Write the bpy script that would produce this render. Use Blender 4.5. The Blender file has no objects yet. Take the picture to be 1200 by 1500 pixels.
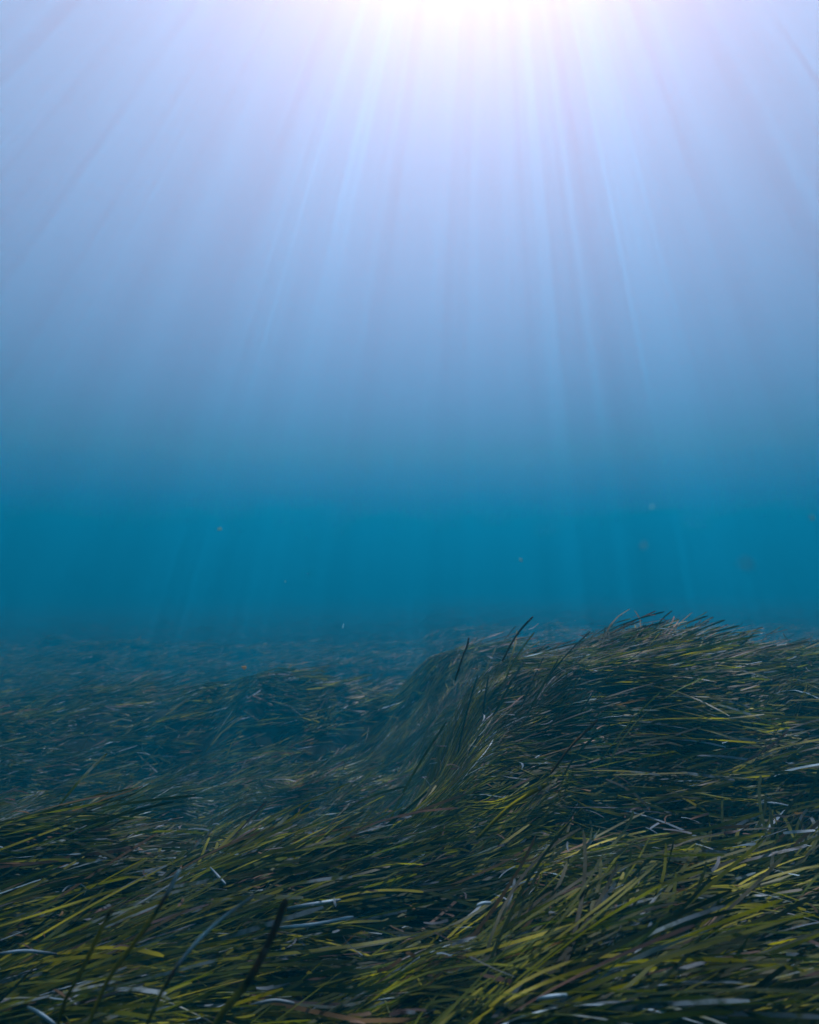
import bpy, bmesh, math, random
import numpy as np
from mathutils import Vector, Matrix, noise as mnoise

random.seed(7)
rng = np.random.default_rng(7)
SC = bpy.context.scene
COL = SC.collection

# ------------------------------------------------------------------ camera
CAM_Z = 0.81                 # metres above the sand; the leaf canopy is about 0.3 deep
PITCH = math.radians(6.0)
cam = bpy.data.cameras.new('camera')
cam.sensor_fit = 'VERTICAL'
cam.sensor_height = 36.0
cam.sensor_width = 28.8
cam.lens = 24.0
cam.clip_start = 0.02
cam.clip_end = 1200.0
cam_o = bpy.data.objects.new('camera', cam)
COL.objects.link(cam_o)
cam_o.location = (0, 0, CAM_Z)
cam_o.rotation_euler = (math.pi / 2 + PITCH, 0, 0)
SC.camera = cam_o
cam.dof.use_dof = True
cam.dof.focus_distance = 2.2
cam.dof.aperture_fstop = 3.4

# ------------------------------------------------------------------ sky, sun, exposure
SUN_EL, SUN_AZ = math.radians(59.6), math.radians(7.3)      # azimuth measured from +Y towards +X
world = bpy.data.worlds.new('World')
SC.world = world
world.use_nodes = True
nt = world.node_tree
nt.nodes.clear()
sky = nt.nodes.new('ShaderNodeTexSky')
sky.sky_type = 'NISHITA'
sky.sun_disc = False
sky.sun_elevation = SUN_EL
sky.sun_rotation = SUN_AZ
sky.dust_density = 0.8
sky.air_density = 0.04
bg = nt.nodes.new('ShaderNodeBackground')
bg.inputs['Strength'].default_value = 0.065
wo = nt.nodes.new('ShaderNodeOutputWorld')
nt.links.new(sky.outputs[0], bg.inputs['Color'])
nt.links.new(bg.outputs[0], wo.inputs['Surface'])

sun = bpy.data.lights.new('sun', 'SUN')
sun.energy = 5.0
sun.angle = math.radians(0.2)
sun.color = (0.84, 0.97, 1.0)
sun_o = bpy.data.objects.new('sun', sun)
COL.objects.link(sun_o)
sdir = Vector((math.cos(SUN_EL) * math.sin(SUN_AZ), math.cos(SUN_EL) * math.cos(SUN_AZ), math.sin(SUN_EL)))
sun_o.rotation_euler = sdir.to_track_quat('Z', 'Y').to_euler()
sun_o.location = (0, 0, 40)

SC.view_settings.view_transform = 'Standard'
SC.view_settings.look = 'None'
SC.view_settings.gamma = 1.0
SC.view_settings.exposure = 3.05
SC.view_settings.use_curve_mapping = False
cy = SC.cycles
cy.volume_bounces = 0
cy.max_bounces = 8
cy.transparent_max_bounces = 16
cy.sample_clamp_indirect = 6.0
cy.use_denoising = True

# ------------------------------------------------------------------ helpers
def tag(o, label=None, cat=None, group=None, kind=None):
    if label: o['label'] = label
    if cat: o['category'] = cat
    if group: o['group'] = group
    if kind: o['kind'] = kind
    return o

def link(name, me, mat=None, parent=None):
    o = bpy.data.objects.new(name, me)
    COL.objects.link(o)
    if mat is not None: me.materials.append(mat)
    if parent is not None: o.parent = parent
    return o

def newmat(name):
    m = bpy.data.materials.new(name)
    m.use_nodes = True
    t = m.node_tree
    t.nodes.clear()
    return m, t, t.nodes, t.links

def mesh_np(name, verts, faces, smooth=True):
    """verts (n,3); faces (m,k) all the same size k."""
    me = bpy.data.meshes.new(name)
    n, (m, k) = len(verts), faces.shape
    me.vertices.add(n)
    me.vertices.foreach_set('co', np.ascontiguousarray(verts, np.float32).ravel())
    me.loops.add(m * k)
    me.loops.foreach_set('vertex_index', np.ascontiguousarray(faces, np.int32).ravel())
    me.polygons.add(m)
    me.polygons.foreach_set('loop_start', np.arange(0, m * k, k, dtype=np.int32))
    me.polygons.foreach_set('loop_total', np.full(m, k, np.int32))
    if smooth:
        me.polygons.foreach_set('use_smooth', np.ones(m, bool))
    me.update()
    me.validate()
    return me

def math_node(N, L, op, a, b=None, c=None):
    n = N.new('ShaderNodeMath'); n.operation = op
    for i, v in enumerate((a, b, c)):
        if v is None: continue
        if isinstance(v, (int, float)): n.inputs[i].default_value = v
        else: L.new(v, n.inputs[i])
    return n.outputs[0]

# ------------------------------------------------------------------ the water: a surface sheet and the volume under it
H_SURF = CAM_Z + 16.0
SS = np.array((0.0001, 0.0157, 0.0268))     # scattering per metre, r g b
SA = np.array((0.0355, 0.0405, 0.0275))     # absorption per metre

m, t, N, L = newmat('sea_water_volume')
pv = N.new('ShaderNodeVolumePrincipled')
D = 1.0
c = SS / D
a = (1 - np.clip(SA / (D * (1 - c)), 0, 1)) ** 2
pv.inputs['Density'].default_value = D
pv.inputs['Density Attribute'].default_value = ''
pv.inputs['Color'].default_value = (*c, 1)
pv.inputs['Absorption Color'].default_value = (*a, 1)
pv.inputs['Anisotropy'].default_value = 0.38
out = N.new('ShaderNodeOutputMaterial')
L.new(pv.outputs[0], out.inputs['Volume'])
MAT_VOL = m
R = 260.0
bm = bmesh.new()
bmesh.ops.create_cube(bm, size=1.0)
for v in bm.verts:
    v.co = Vector((v.co.x * 2 * R, v.co.y * 2 * R, -3.6 if v.co.z < 0 else H_SURF - 0.12))
me = bpy.data.meshes.new('haze'); bm.to_mesh(me); bm.free()
tag(link('haze', me, MAT_VOL), 'clear blue sea water filling the whole view above the seagrass', None, None, 'stuff')

m, t, N, L = newmat('wavy_water_surface')
tc = N.new('ShaderNodeTexCoord')
n1 = N.new('ShaderNodeTexNoise'); n1.inputs['Scale'].default_value = 1.1; n1.inputs['Detail'].default_value = 2
L.new(tc.outputs['Object'], n1.inputs['Vector'])
mix = N.new('ShaderNodeVectorMath'); mix.operation = 'MULTIPLY_ADD'
L.new(n1.outputs['Color'], mix.inputs[0]); mix.inputs[1].default_value = (.5, .5, 0); L.new(tc.outputs['Object'], mix.inputs[2])
def beams(scale, w, power):
    """Clear spots put into the sheet to pass sun shafts, in place of wave focusing: one per cell, each with its own strength."""
    v = N.new('ShaderNodeTexVoronoi'); v.voronoi_dimensions = '2D'; v.feature = 'F1'; v.inputs['Scale'].default_value = scale
    L.new(mix.outputs[0], v.inputs['Vector'])
    q = math_node(N, L, 'DIVIDE', v.outputs['Distance'], w)
    g = math_node(N, L, 'EXPONENT', math_node(N, L, 'MULTIPLY', math_node(N, L, 'MULTIPLY', q, q), -1.0))
    sp = N.new('ShaderNodeSeparateColor'); L.new(v.outputs['Color'], sp.inputs[0])
    return math_node(N, L, 'MULTIPLY', g, math_node(N, L, 'POWER', sp.outputs[0], power))
vo = N.new('ShaderNodeTexVoronoi'); vo.voronoi_dimensions = '2D'; vo.feature = 'DISTANCE_TO_EDGE'; vo.inputs['Scale'].default_value = 3.0
L.new(mix.outputs[0], vo.inputs['Vector'])
net = math_node(N, L, 'POWER', math_node(N, L, 'SUBTRACT', 1.0, vo.outputs['Distance']), 14.0)
n2 = N.new('ShaderNodeTexNoise'); n2.inputs['Scale'].default_value = 1.0; n2.inputs['Detail'].default_value = 2
L.new(tc.outputs['Object'], n2.inputs['Vector'])
patch = N.new('ShaderNodeMapRange'); L.new(n2.outputs['Fac'], patch.inputs[0])
patch.inputs[1].default_value = .40; patch.inputs[2].default_value = .62; patch.inputs[3].default_value = .36; patch.inputs[4].default_value = 1.0
s1 = math_node(N, L, 'ADD', math_node(N, L, 'MULTIPLY', beams(2.3, .12, .8), 1.8), math_node(N, L, 'MULTIPLY', math_node(N, L, 'ADD', beams(4.6, .14, 0.6), beams(8.3, .17, .8)), 1.7))
s2 = math_node(N, L, 'MULTIPLY_ADD', net, .35, s1)
fac = math_node(N, L, 'MULTIPLY_ADD', math_node(N, L, 'MULTIPLY', s2, patch.outputs[0]), 1.35, 0.13)  # see-through pattern shaped to break the sunlight into shafts
fac.node.use_clamp = True
tr = N.new('ShaderNodeBsdfTransparent'); tr.inputs[0].default_value = (1, 1, 1, 1)
tl = N.new('ShaderNodeBsdfRefraction'); tl.inputs['Color'].default_value = (1, 1, 1, 1)
tl.inputs['IOR'].default_value = 1.0002; tl.inputs['Roughness'].default_value = 0.15
df = N.new('ShaderNodeBsdfTranslucent'); df.inputs[0].default_value = (1, .70, .80, 1)  # pink tint put into the sheet for a lavender glow overhead
m0 = N.new('ShaderNodeMixShader'); m0.inputs[0].default_value = .042
mx = N.new('ShaderNodeMixShader')
L.new(fac, mx.inputs[0]); L.new(tl.outputs[0], mx.inputs[1]); L.new(tr.outputs[0], mx.inputs[2])
out = N.new('ShaderNodeOutputMaterial'); L.new(mx.outputs[0], m0.inputs[1]); L.new(df.outputs[0], m0.inputs[2])
L.new(m0.outputs[0], out.inputs['Surface'])
MAT_SURF = m
n = 241
gx = np.sinh(np.linspace(-1, 1, n) * 5.0) / math.sinh(5.0) * 258.0
X, Y = np.meshgrid(gx, gx)
Z = H_SURF + 1.4 + 0.03 * np.sin(X * 3.1 + Y * 1.3) * np.cos(Y * 2.3 - X * .7) + 0.02 * np.sin(X * 1.1 - Y * 2.9 + 1)
V = np.stack([X, Y, Z], -1).reshape(-1, 3)
idx = np.arange(n * n).reshape(n, n)
F = np.stack([idx[:-1, :-1], idx[:-1, 1:], idx[1:, 1:], idx[1:, :-1]], -1).reshape(-1, 4)
tag(link('water_surface', mesh_np('water_surface', V, F), MAT_SURF), 'rippled sunlit surface of the sea seen from below', None, None, 'structure')

# ------------------------------------------------------------------ seabed
def waves(x, y, seed, wl, n=7):
    """Smooth random field, about -1..1, with bumps roughly wl metres apart."""
    g = np.random.default_rng(seed)
    f = np.zeros_like(np.asarray(x, float) + np.asarray(y, float))
    for _ in range(n):
        a, p, k = g.uniform(0, 6.283), g.uniform(0, 6.283), 6.283 / wl * g.uniform(.7, 1.35)
        f = f + np.sin(k * (x * math.cos(a) + y * math.sin(a)) + p)
    return f / math.sqrt(n) / 1.1

def sig(v): return 1 / (1 + np.exp(-np.clip(v, -30, 30)))

HOLLOWS = ((.0, 1.72, .26, .15, .13), (-1.3, 2.55, .5, .28, .14), (.95, 2.15, .55, .13, .08), (-.25, 1.18, .14, .07, .06), (.16, 2.12, .18, .14, .07), (.42, 1.22, .20, .07, .06))
def bed(x, y):
    x = np.asarray(x, float); y = np.asarray(y, float)
    h = .045 * waves(x, y, 3, .9) + .022 * waves(x, y, 4, .42) + .05 * waves(x, y, 5, 2.2)
    # the big mound on the right, steep on its left flank
    edge = sig((x - .12 - .07 * (y - 2.4) - .05 * waves(x, y, 8, 1.1)) / .08)
    yy = y - 3.3
    crest = np.exp(-np.where(yy < 0, (yy / .85) ** 2, (yy / 1.7) ** 2))
    h = h + edge * crest * (.41 - .075 * np.clip(x - .6, 0, 2.2) + .03 * waves(x, y, 9, .8))
    # foreground ridges with hollows behind them
    h = h + .07 * np.exp(-((y - 1.75 - .08 * x) / .24) ** 2) * sig((x - .35) / .15)
    h = h + .08 * np.exp(-((y - 2.0 + .2 * (x + .5)) / .25) ** 2) * sig(-(x + .05) / .15)
    for (dx, dy, sx, sy, dep) in HOLLOWS:
        h = h - dep * np.exp(-((x - dx) / sx) ** 2 - ((y - dy) / sy) ** 2)
    # the meadow falls away at the back left, a faint rise in the middle distance
    h = h - (.80 - .55 * sig((y - 6.3) / .6)) * sig((y - 3.0) / .42) * sig(-(x + .06 - .03 * y) / .13)
    h = h - .25 * sig((y - 8) / 1.2) * sig(-(x - .2) / .6) - .48 * sig((y - 8.6) / 1.1) - .2 * sig((y - 11) / 1.5)
    h = h + .22 * np.exp(-((y - 6.6) / 1.0) ** 2 - ((x + .2) / 1.2) ** 2) + .16 * waves(x, y, 12, 2.6) * sig((y - 4) / .5)
    return h

m, t, N, L = newmat('seabed_mud')
tc = N.new('ShaderNodeTexCoord')
nz = N.new('ShaderNodeTexNoise'); nz.inputs['Scale'].default_value = 9; nz.inputs['Detail'].default_value = 5
L.new(tc.outputs['Object'], nz.inputs['Vector'])
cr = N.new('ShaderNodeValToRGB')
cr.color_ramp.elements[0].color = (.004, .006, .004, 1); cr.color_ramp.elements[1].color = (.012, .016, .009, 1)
L.new(nz.outputs['Fac'], cr.inputs[0])
b = N.new('ShaderNodeBsdfDiffuse'); L.new(cr.outputs[0], b.inputs[0])
out = N.new('ShaderNodeOutputMaterial'); L.new(b.outputs[0], out.inputs['Surface'])
n = 301
g1 = np.sinh(np.linspace(-1, 1, n) * 5.8) / math.sinh(5.8) * 258.0
X, Y = np.meshgrid(g1, g1 + 0.0)
Y = Y + 2.0
Y = np.clip(Y, -258, 258)
V = np.stack([X, Y, bed(X, Y)], -1).reshape(-1, 3)
idx = np.arange(n * n).reshape(n, n)
F = np.stack([idx[:-1, :-1], idx[:-1, 1:], idx[1:, 1:], idx[1:, :-1]], -1).reshape(-1, 4)
tag(link('seabed', mesh_np('seabed', V, F), m), 'dark muddy seabed under the seagrass', None, None, 'structure')

# ------------------------------------------------------------------ seagrass leaves
def leaf_material(name):
    m, t, N, L = newmat(name)
    ar = N.new('ShaderNodeAttribute'); ar.attribute_name = 'rnd'
    aa = N.new('ShaderNodeAttribute'); aa.attribute_name = 'along'
    ramp = N.new('ShaderNodeValToRGB'); r = ramp.color_ramp; r.interpolation = 'LINEAR'
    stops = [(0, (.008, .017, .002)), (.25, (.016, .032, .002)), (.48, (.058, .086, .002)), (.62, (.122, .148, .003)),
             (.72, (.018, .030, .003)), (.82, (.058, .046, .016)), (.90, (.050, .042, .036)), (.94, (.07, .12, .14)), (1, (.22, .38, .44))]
    r.elements[0].position, r.elements[0].color = stops[0][0], (*stops[0][1], 1)
    r.elements[1].position, r.elements[1].color = stops[-1][0], (*stops[-1][1], 1)
    for p, c in stops[1:-1]:
        e = r.elements.new(p); e.color = (*c, 1)
    L.new(ar.outputs['Fac'], ramp.inputs[0])
    tc = N.new('ShaderNodeTexCoord')
    nz = N.new('ShaderNodeTexNoise'); nz.inputs['Scale'].default_value = 38; nz.inputs['Detail'].default_value = 3
    L.new(tc.outputs['Object'], nz.inputs['Vector'])
    # pale crust that grows on the older outer half of the leaves
    crust = math_node(N, L, 'MULTIPLY', math_node(N, L, 'SUBTRACT', nz.outputs['Fac'], .50), 7.0); crust.node.use_clamp = True
    old = math_node(N, L, 'MULTIPLY', math_node(N, L, 'SUBTRACT', aa.outputs['Fac'], .45), 1.5); old.node.use_clamp = True
    per = math_node(N, L, 'FRACT', math_node(N, L, 'MULTIPLY', ar.outputs['Fac'], 37.7))
    cf = math_node(N, L, 'MULTIPLY', math_node(N, L, 'MULTIPLY', crust, old), math_node(N, L, 'MULTIPLY', per, .18))
    mc = N.new('ShaderNodeMix'); mc.data_type = 'RGBA'
    L.new(cf, mc.inputs[0]); L.new(ramp.outputs[0], mc.inputs[6]); mc.inputs[7].default_value = (.08, .14, .18, 1)
    # whitish band on the outer part of some leaves: crust plus painted-in sheen
    sheen_crust = math_node(N, L, 'MULTIPLY', math_node(N, L, 'SUBTRACT', per, .84), 12.0); sheen_crust.node.use_clamp = True
    band = math_node(N, L, 'MULTIPLY', math_node(N, L, 'SUBTRACT', aa.outputs['Fac'], .62), 8.0); band.node.use_clamp = True
    soft = math_node(N, L, 'MULTIPLY', math_node(N, L, 'SUBTRACT', nz.outputs['Fac'], .36), 5.0); soft.node.use_clamp = True
    mc2 = N.new('ShaderNodeMix'); mc2.data_type = 'RGBA'
    L.new(math_node(N, L, 'MULTIPLY', math_node(N, L, 'MULTIPLY', sheen_crust, band), math_node(N, L, 'MULTIPLY', soft, .85)), mc2.inputs[0])
    L.new(mc.outputs[2], mc2.inputs[6]); mc2.inputs[7].default_value = (.11, .18, .21, 1)
    mc = mc2
    p = N.new('ShaderNodeBsdfPrincipled')
    L.new(mc.outputs[2], p.inputs['Base Color'])
    p.inputs['Roughness'].default_value = .5
    p.inputs['Specular IOR Level'].default_value = .06
    p.inputs['Specular Tint'].default_value = (.55, .85, 1, 1)
    bp = N.new('ShaderNodeBump'); bp.inputs['Strength'].default_value = .35; bp.inputs['Distance'].default_value = .002
    L.new(nz.outputs['Fac'], bp.inputs['Height']); L.new(bp.outputs[0], p.inputs['Normal'])
    tl = N.new('ShaderNodeBsdfTranslucent')
    hs = N.new('ShaderNodeHueSaturation'); hs.inputs['Saturation'].default_value = 1.1; hs.inputs['Value'].default_value = 1.5
    L.new(mc.outputs[2], hs.inputs['Color']); L.new(hs.outputs[0], tl.inputs[0])
    mx = N.new('ShaderNodeMixShader'); mx.inputs[0].default_value = .42
    L.new(p.outputs[0], mx.inputs[1]); L.new(tl.outputs[0], mx.inputs[2])
    out = N.new('ShaderNodeOutputMaterial'); L.new(mx.outputs[0], out.inputs['Surface'])
    return m
MAT_LEAF = leaf_material('seagrass_leaf')

def blade_verts(root, az, th0, th1, ln, w, tw0, tw1, sway, seg, power=.5):
    """Ribbons: one row per blade. Returns (n, seg+1, 2, 3)."""
    nb = len(root)
    P = np.zeros((nb, seg + 1, 3)); P[:, 0] = root
    T = np.zeros((nb, seg + 1, 3)); S = np.zeros((nb, seg + 1, 3))
    US = np.append(np.linspace(0, .955, seg), 1.0)
    for i in range(seg + 1):
        u = US[i]
        th = th0 + (th1 - th0) * u ** power
        a = az + sway * (u - .3)
        T[:, i] = np.stack([np.sin(th) * np.cos(a), np.sin(th) * np.sin(a), np.cos(th)], -1)
        side = np.stack([-np.sin(a), np.cos(a), 0 * a], -1)
        nor = np.cross(T[:, i], side)
        tw = tw0 + (tw1 - tw0) * u
        S[:, i] = side * np.cos(tw)[:, None] + nor * np.sin(tw)[:, None]
        if i:
            P[:, i] = P[:, i - 1] + (T[:, i] + T[:, i - 1]) * .5 * (ln * (US[i] - US[i - 1]))[:, None]
    fl = bed(P[..., 0], P[..., 1]) + .012
    P[..., 2] = np.maximum(P[..., 2], fl)
    prof = np.where(US < .12, .75 + .25 * US / .12, 1.0) * np.where(US > .99, .5, 1)
    off = S * (w[:, None] * prof[None])[..., None] * .5
    return np.stack([P - off, P + off], 2)

def blade_mesh(name, bv, rnd):
    nb, s1 = bv.shape[:2]
    me_v = bv.reshape(-1, 3)
    base = (np.arange(nb) * s1 * 2)[:, None] + (np.arange(s1 - 1) * 2)[None]
    F = np.stack([base, base + 1, base + 3, base + 2], -1).reshape(-1, 4)
    me = mesh_np(name, me_v, F)
    at = me.attributes.new('rnd', 'FLOAT', 'POINT')
    at.data.foreach_set('value', np.repeat(rnd, s1 * 2).astype(np.float32))
    at = me.attributes.new('along', 'FLOAT', 'POINT')
    at.data.foreach_set('value', np.tile(np.repeat(np.append(np.linspace(0, .955, s1 - 1), 1.0), 2), nb).astype(np.float32))
    return me

def make_field(g, x, y, per, wid, seg, spread=.012):
    """Shoots at x, y, each with `per` leaves."""
    x = np.repeat(x, per) + g.normal(0, spread, len(x) * per)
    y = np.repeat(y, per) + g.normal(0, spread, len(y) * per)
    nb = len(x)
    shoot = np.repeat(g.normal(0, 1, nb // per), per)
    z = bed(x, y) - .01
    flow = math.radians(13) - (.24 + .14 * sig((x - .1) / .2)) * sig((1.9 - y) / .2) + .34 * waves(x, y, 21, 1.5) + .22 * waves(x, y, 22, .5)
    az = flow + .20 * shoot + g.normal(0, .27, nb)
    lay = .5 + .5 * waves(x, y, 25, .8)                       # how far the current has laid this patch down
    th1 = np.radians(91 + 9 * (lay - .5) * 2 + g.normal(0, 12, nb))
    th1 = np.clip(th1, math.radians(76), math.radians(112))
    th0 = np.radians(np.minimum(64 + 15 * lay + g.normal(0, 9, nb), 88))
    up = (y > 2.2) & (g.random(nb) < 0.0015 + .035 * np.exp(-((x - .30) / .25) ** 2 - ((y - 2.9) / .6) ** 2))
    th1 = np.where(up, np.radians(g.uniform(35, 68, nb)), th1)
    th0 = np.where(up, np.radians(g.uniform(5, 25, nb)), th0)
    ln = np.clip(g.normal(.35, .10, nb) * (1 + .22 * waves(x, y, 27, .9)), .12, .62)
    w = wid * g.uniform(.75, 1.12, nb)
    tw0 = g.normal(0, .4, nb); tw1 = tw0 + g.normal(0, .8, nb)
    rnd = np.clip(g.beta(1.15, 2.0, nb) * .76 + .14 * waves(x, y, 31, 1.1), 0, .88)
    dead = g.random(nb)
    rnd = np.where(dead < .035, g.uniform(.92, 1.0, nb), np.where(dead < .085, g.uniform(.80, .90, nb), rnd))
    ln = np.where(rnd > .91, ln * .7, ln)
    return blade_verts(np.stack([x, y, z], -1), az, th0, th1, ln, w, tw0, tw1, g.normal(0, .5, nb), seg), rnd

def scatter(g, y0, y1, dens, margin):
    hw = .62 * y1 + margin
    nn = int(dens * (y1 - y0) * 2 * hw)
    x = g.uniform(-hw, hw, nn); y = g.uniform(y0, y1, nn)
    k = np.abs(x) < .62 * np.maximum(y, 0) + margin
    # thinner in the hollows
    keep = np.clip(.75 + .6 * waves(x, y, 41, .6), .10, 1)
    for (dx, dy, sx, sy, dep) in HOLLOWS:
        keep = keep * (1 - .8 * np.exp(-((x - dx) / sx) ** 2 - ((y - dy) / sy) ** 2))
    k &= g.random(nn) < keep
    return x[k], y[k]

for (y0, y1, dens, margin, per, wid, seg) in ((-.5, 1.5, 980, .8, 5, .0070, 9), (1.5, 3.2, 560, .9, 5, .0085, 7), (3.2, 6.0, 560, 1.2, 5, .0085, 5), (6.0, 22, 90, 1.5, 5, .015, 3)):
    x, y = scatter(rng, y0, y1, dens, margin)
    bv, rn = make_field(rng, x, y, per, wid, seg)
    if y0 > 3: rn = np.where(rn < .79, .10 + rn * .62, rn)  # far leaves: tone range narrowed, haze fade put into their colour
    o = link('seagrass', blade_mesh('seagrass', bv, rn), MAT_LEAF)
    tag(o, 'dense seagrass meadow bent over by the current', None, None, 'stuff')

# ------------------------------------------------------------------ loose bits lying in the canopy
CANOPY = .12
def ray(px, py):
    """Direction through a point of the 1200 x 1500 frame."""
    v = np.array([(px - 600) / 1000., 1., -(py - 750) / 1000.])
    c, sn = math.cos(PITCH), math.sin(PITCH)
    return np.array([v[0], c * v[1] - sn * v[2], sn * v[1] + c * v[2]])
def at(px, py, d):
    return np.array([0, 0, CAM_Z]) + ray(px, py) * d
def on_canopy(px, py, lift=0.0):
    r = ray(px, py)
    for d in np.arange(.3, 12, .01):
        p = np.array([0, 0, CAM_Z]) + r * d
        if p[2] < float(bed(p[0], p[1])) + CANOPY + lift: break
    return p

def litter(name, nn, y0, y1, label):
    g = np.random.default_rng(77 + int(y0 * 10))
    y = g.uniform(y0, y1, nn); x = g.uniform(-1, 1, nn) * (.62 * y + .5)
    z = bed(x, y) + CANOPY - .02 + g.normal(0, .035, nn)
    bv = blade_verts(np.stack([x, y, z], -1), g.normal(.1, .7, nn), np.radians(g.normal(86, 14, nn)), np.radians(g.normal(96, 14, nn)),
                     g.uniform(.015, .075, nn), g.uniform(.003, .0075, nn), g.normal(0, .7, nn), g.normal(0, .9, nn), g.normal(0, .8, nn), 4)
    rn = np.where(g.random(nn) < .5, g.uniform(.90, .97, nn), g.uniform(.80, .9, nn))
    tag(link(name, blade_mesh(name, bv, rn), MAT_LEAF), label, None, None, 'stuff')
litter('leaf_litter', 480, .5, 2.0, 'pale broken bits of dead leaf caught among the seagrass')
litter('leaf_litter', 700, 2.0, 5.0, 'pale broken bits of dead leaf caught among the seagrass')

# ------------------------------------------------------------------ tufts near the camera, each a thing with its leaves
def leaf_curve(g, ln, w, az, th0, th1, rn):
    o0 = np.zeros((1, 3))
    nb = 1; seg = 9
    A = lambda v: np.array([v], float)
    P = blade_verts_free(o0, A(az), A(th0), A(th1), A(ln), A(w), A(g.normal(0, .4)), A(g.normal(0, .8)), A(g.normal(0, .5)), seg)
    return blade_mesh('leaf', P, A(rn))
def blade_verts_free(*a):
    global bed
    keep = bed
    bed = lambda x, y: np.full_like(np.asarray(x, float), -9.0)
    try: return blade_verts(*a)
    finally: bed = keep
g = np.random.default_rng(5)
def make_tuft():
    t = bpy.data.objects.new('seagrass_tuft', None); t.empty_display_size = .05
    COL.objects.link(t)
    n_ = 6
    for k in range(n_):
        me = leaf_curve(g, g.uniform(.22, .38), g.uniform(.0062, .0082), g.normal(0, .35), math.radians(g.uniform(52, 76)), math.radians(g.uniform(80, 106)),
                        float(np.clip(g.normal(.40, .18), .05, .68)))
        lf = link('leaf', me, MAT_LEAF, t)
        lf.location = (g.normal(0, .010), g.normal(0, .010), 0)
    return t
protos = [make_tuft() for _ in range(6)]
def copy_thing(o):
    r = o.copy(); COL.objects.link(r)
    for ch in list(o.children):
        c = ch.copy(); COL.objects.link(c); c.parent = r
    return r
spots = []
while len(spots) < 90:
    y = g.uniform(.62, 1.75); x = g.uniform(-.60, .60) * y
    if all((x - a) ** 2 + (y - b) ** 2 > .05 ** 2 for a, b in spots): spots.append((x, y))
for i, (x, y) in enumerate(spots):
    o = protos[i] if i < len(protos) else copy_thing(protos[i % len(protos)])
    o.location = (x, y, float(bed(x, y)) + .03)
    o.rotation_euler = (0, 0, -.05 - (.15 if x > .1 else 0) + g.normal(0, .35))
    sc_ = g.uniform(.85, 1.2); o.scale = (sc_, sc_, sc_)
    tag(o, 'olive green seagrass tuft in the foreground with ribbon leaves swept over sideways', 'seagrass', 'seagrass tufts in the foreground')

# ------------------------------------------------------------------ single leaves that stand out
def hero(name, pts, w, rn, label, cat='seagrass leaf', facing=.6, group=None):
    """A ribbon through the points; rn = colour along the leaf; facing = how far its flat side turns to the viewer."""
    pts = [np.array(p, float) for p in pts]
    ctl = [2 * pts[0] - pts[1]] + pts + [2 * pts[-1] - pts[-2]]
    path = []
    for i in range(1, len(ctl) - 2):
        p0, p1, p2, p3 = ctl[i - 1:i + 3]
        for u in np.linspace(0, 1, 6, endpoint=False):
            path.append(.5 * ((2 * p1) + (-p0 + p2) * u + (2 * p0 - 5 * p1 + 4 * p2 - p3) * u * u + (-p0 + 3 * p1 - 3 * p2 + p3) * u ** 3))
    path.append(pts[-1]); path = np.array(path)
    T = np.gradient(path, axis=0); T /= np.linalg.norm(T, axis=1)[:, None]
    ref = np.array([0, -1.0, .55]); ref /= np.linalg.norm(ref)
    S1 = np.cross(T, ref); S1 /= np.linalg.norm(S1, axis=1)[:, None]
    S2 = np.cross(T, S1)
    n_ = len(path); u = np.linspace(0, 1, n_)
    tw = (1 - facing) * 1.2 + .5 * np.sin(u * 3 + len(pts))
    S = S1 * np.cos(tw)[:, None] + S2 * np.sin(tw)[:, None]
    pr = np.where(u > .97, .55, 1.0) * np.where(u < .1, .8 + 2 * u, 1)
    off = S * (w * .85 * pr)[:, None] * .5
    th = np.cross(T, S) * .0003
    rings = np.stack([path - off, path + th, path + off, path - th], 1)          # a thin lens section
    V = rings.reshape(-1, 3); F = []
    for i in range(n_ - 1):
        for k in range(4):
            a, b = i * 4 + k, i * 4 + (k + 1) % 4
            F.append((a, b, b + 4, a + 4))
    F += [(3, 2, 1, 0), tuple((n_ - 1) * 4 + k for k in range(4))]
    me = mesh_np(name, V, np.array(F))
    rv = np.interp(u, np.linspace(0, 1, len(rn)), rn)
    a1 = me.attributes.new('rnd', 'FLOAT', 'POINT'); a1.data.foreach_set('value', np.repeat(rv, 4).astype(np.float32))
    a2 = me.attributes.new('along', 'FLOAT', 'POINT'); a2.data.foreach_set('value', np.repeat(u, 4).astype(np.float32))
    o = link(name, me, MAT_LEAF)
    return tag(o, label, cat, group)

def up(px0, pts, d0, d1):
    """A standing leaf: rooted under its first point, then through image points at depths d0..d1."""
    q = [at(x, y, d0 + (d1 - d0) * i / (len(pts) - 1)) for i, (x, y) in enumerate(pts)]
    r = q[0] - (q[1] - q[0]) / np.linalg.norm(q[1] - q[0]) * .07 + np.array([0, .03, -.03])
    return [r] + q

hero('seagrass_leaf', up(0, [(322, 1490), (362, 1440), (398, 1372), (419, 1316)], .84, .80), .0105, (.5, .55, .6, .84, .86, .87),
     'upright olive leaf with a dark purple brown upper half left of the two white leaves', facing=.9)
hero('seagrass_leaf', up(0, [(92, 1475), (118, 1425), (148, 1362), (164, 1332)], .84, .82), .0062, (.45, .5, .55, .58, .81),
     'straight thin olive leaf with a dark tip near the lower left corner', facing=.8)
hero('seagrass_leaf', up(0, [(158, 1436), (204, 1372), (240, 1318), (263, 1274)], .86, .88), .0066, (.55, .62, .62, .6, .95, .97),
     'yellow green leaf with a pale tip leaning right of the straight thin olive leaf', facing=.8)
hero('seagrass_leaf', up(0, [(236, 1455), (278, 1392), (322, 1348), (372, 1312)], .86, .88), .0056, (.4, .5, .95, .98, .97, .95),
     'pale crusted leaf rising between the yellow green leaf and the dark tipped leaf', facing=.7)
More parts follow.
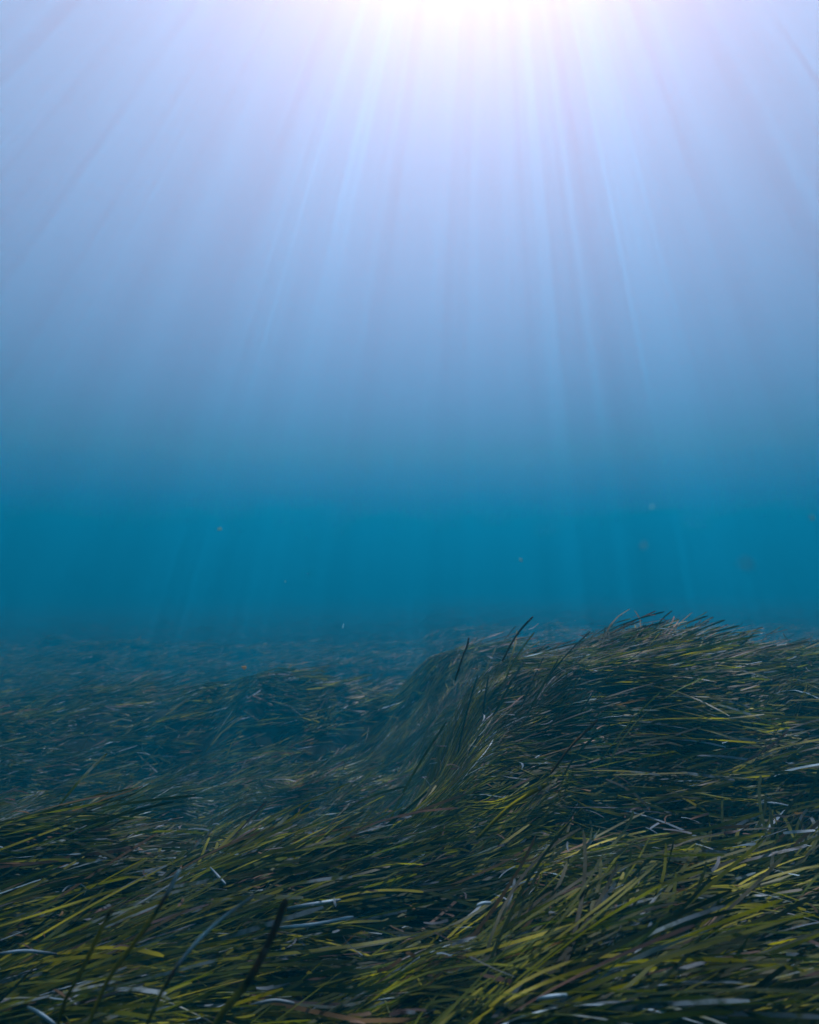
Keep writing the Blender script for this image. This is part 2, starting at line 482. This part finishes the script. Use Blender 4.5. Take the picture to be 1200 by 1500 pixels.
hero('seagrass_leaf', up(0, [(742, 1186), (768, 1168), (802, 1148)], 1.36, 1.36), .0095, (.5, .6, .62, .62, .6),
     'bright yellow green leaf slanting up right of centre above the dark hollow', facing=.9)
hero('seagrass_leaf', up(0, [(838, 1092), (856, 1074), (876, 1054)], 1.75, 1.75), .0080, (.8, .82, .84, .82),
     'short rusty brown leaf standing on the front slope of the mound', facing=.9)
hero('seagrass_leaf', up(0, [(752, 938), (765, 920), (781, 903)], 2.75, 2.75), .0095, (.8, .84, .86, .88),
     'dark stalk like leaf sticking up from the left top of the mound', facing=.8)
hero('seagrass_leaf', up(0, [(678, 962), (684, 948), (687, 934)], 2.6, 2.6), .0095, (.8, .84, .86, .88),
     'dark short leaf standing at the left shoulder of the mound', facing=.8)

def lying(px, w, rn, label, lift=.02, facing=.5):
    hero('dead_leaf', [on_canopy(x, y, lift) for x, y in px], w * .85, rn, label, 'dead leaf', facing)
lying([(410, 1359), (462, 1354), (518, 1343)], .0100, (.97, 1, .99, 1), 'larger lower white dead leaf of the pair lying right of the dark tipped leaf')
lying([(420, 1331), (460, 1324), (500, 1318)], .0100, (.94, .98, 1, .97), 'upper white dead leaf of the pair lying right of the dark tipped leaf')
lying([(-6, 1398), (36, 1393), (84, 1398)], .0085, (.95, 1, .98, .93), 'pale bluish dead leaf lying flat at the left edge of the picture')
lying([(308, 1271), (319, 1283), (331, 1296)], .0085, (.98, 1, .98), 'small white leaf piece slanting down above the pale crusted leaf')
lying([(80, 1322), (97, 1301), (114, 1295), (126, 1301), (123, 1312)], .0070, (.93, .96, .98, .97, .95), 'pale dead leaf curled into a hook at the lower left')
lying([(40, 1475), (60, 1486), (82, 1502)], .0085, (.97, 1, .98), 'white broken leaf end in the bottom left corner')
lying([(786, 1464), (808, 1460), (832, 1458)], .0085, (.96, 1, .97), 'short cream leaf scrap at the bottom right of centre')
lying([(698, 1327), (708, 1323), (720, 1323)], .0080, (.98, 1, .98), 'tiny white leaf chip in the dark gap right of centre')
lying([(352, 1478), (398, 1466), (432, 1470)], .0080, (.93, .96, .95), 'greyish dead leaf lying across the bottom edge under the dark tipped leaf')
lying([(1108, 1178), (1132, 1176), (1160, 1181)], .0080, (.95, .99, .96), 'pale blue leaf lying on the bright ridge at the right edge')
lying([(76, 1177), (104, 1179), (138, 1182)], .0090, (.94, .97, .95), 'thin pale leaf lying flat on the left ridge')

# ------------------------------------------------------------------ bits drifting in the water
m, t, N, L = newmat('drifting_flake')
d1 = N.new('ShaderNodeBsdfDiffuse'); d2 = N.new('ShaderNodeBsdfTranslucent')
oi = N.new('ShaderNodeObjectInfo')
L.new(oi.outputs['Color'], d1.inputs[0]); L.new(oi.outputs['Color'], d2.inputs[0])
mx = N.new('ShaderNodeMixShader'); mx.inputs[0].default_value = .6
L.new(d1.outputs[0], mx.inputs[1]); L.new(d2.outputs[0], mx.inputs[2])
out = N.new('ShaderNodeOutputMaterial'); L.new(mx.outputs[0], out.inputs['Surface'])
MAT_FLAKE = m
def flake(px, py, d, size, col, label, flat=(1, .5, .8), cat='drifting flake'):
    bm = bmesh.new(); bmesh.ops.create_icosphere(bm, subdivisions=3, radius=size / 2)
    sd = Vector((px, py, 3.0))
    for v in bm.verts:
        nv = mnoise.noise(v.co / size * 3.1 + sd) + .5 * mnoise.noise(v.co / size * 7 + sd)
        v.co = v.co * (1 + .55 * nv)
        v.co = Vector((v.co.x * flat[0], v.co.y * flat[1], v.co.z * flat[2]))
    me = bpy.data.meshes.new('drifting_flake'); bm.to_mesh(me); bm.free()
    o = link('drifting_flake', me, MAT_FLAKE)
    o.location = at(px, py, d); o.rotation_euler = (px * .7, py * .3, px + py); o.color = (*col, 1)
    tag(o, label, cat)
PALE, TAN = (.30, .64, .70), (.42, .40, .26)
flake(322, 775, 1.0, .0060, (.34, .58, .58), 'small pale speck floating in the open water at the left')
flake(763, 820, 1.1, .0060, PALE, 'small round white speck floating above the left end of the mound')
flake(943, 800, .42, .0036, PALE, 'blurred pale speck floating higher than the bigger smudge at the right')
flake(1093, 826, .26, .0034, (.24, .50, .56), 'large blurred greyish smudge floating above the mound at the right')
flake(955, 742, .55, .0026, PALE, 'faint speck floating straight above the blurred pale speck')
flake(1190, 758, .6, .0040, PALE, 'faint speck floating close to the right edge')
flake(503, 917, 3.2, .022, (.4, .8, .9), 'tiny white sliver floating just above the far meadow left of the mound', (1, .3, .3))
flake(358, 978, 3.0, .020, TAN, 'small tan scrap of leaf drifting above the hazy meadow at the left', (.7, .4, 1))
flake(418, 852, 1.2, .0034, PALE, 'minute faint speck floating in dark teal water left of centre')
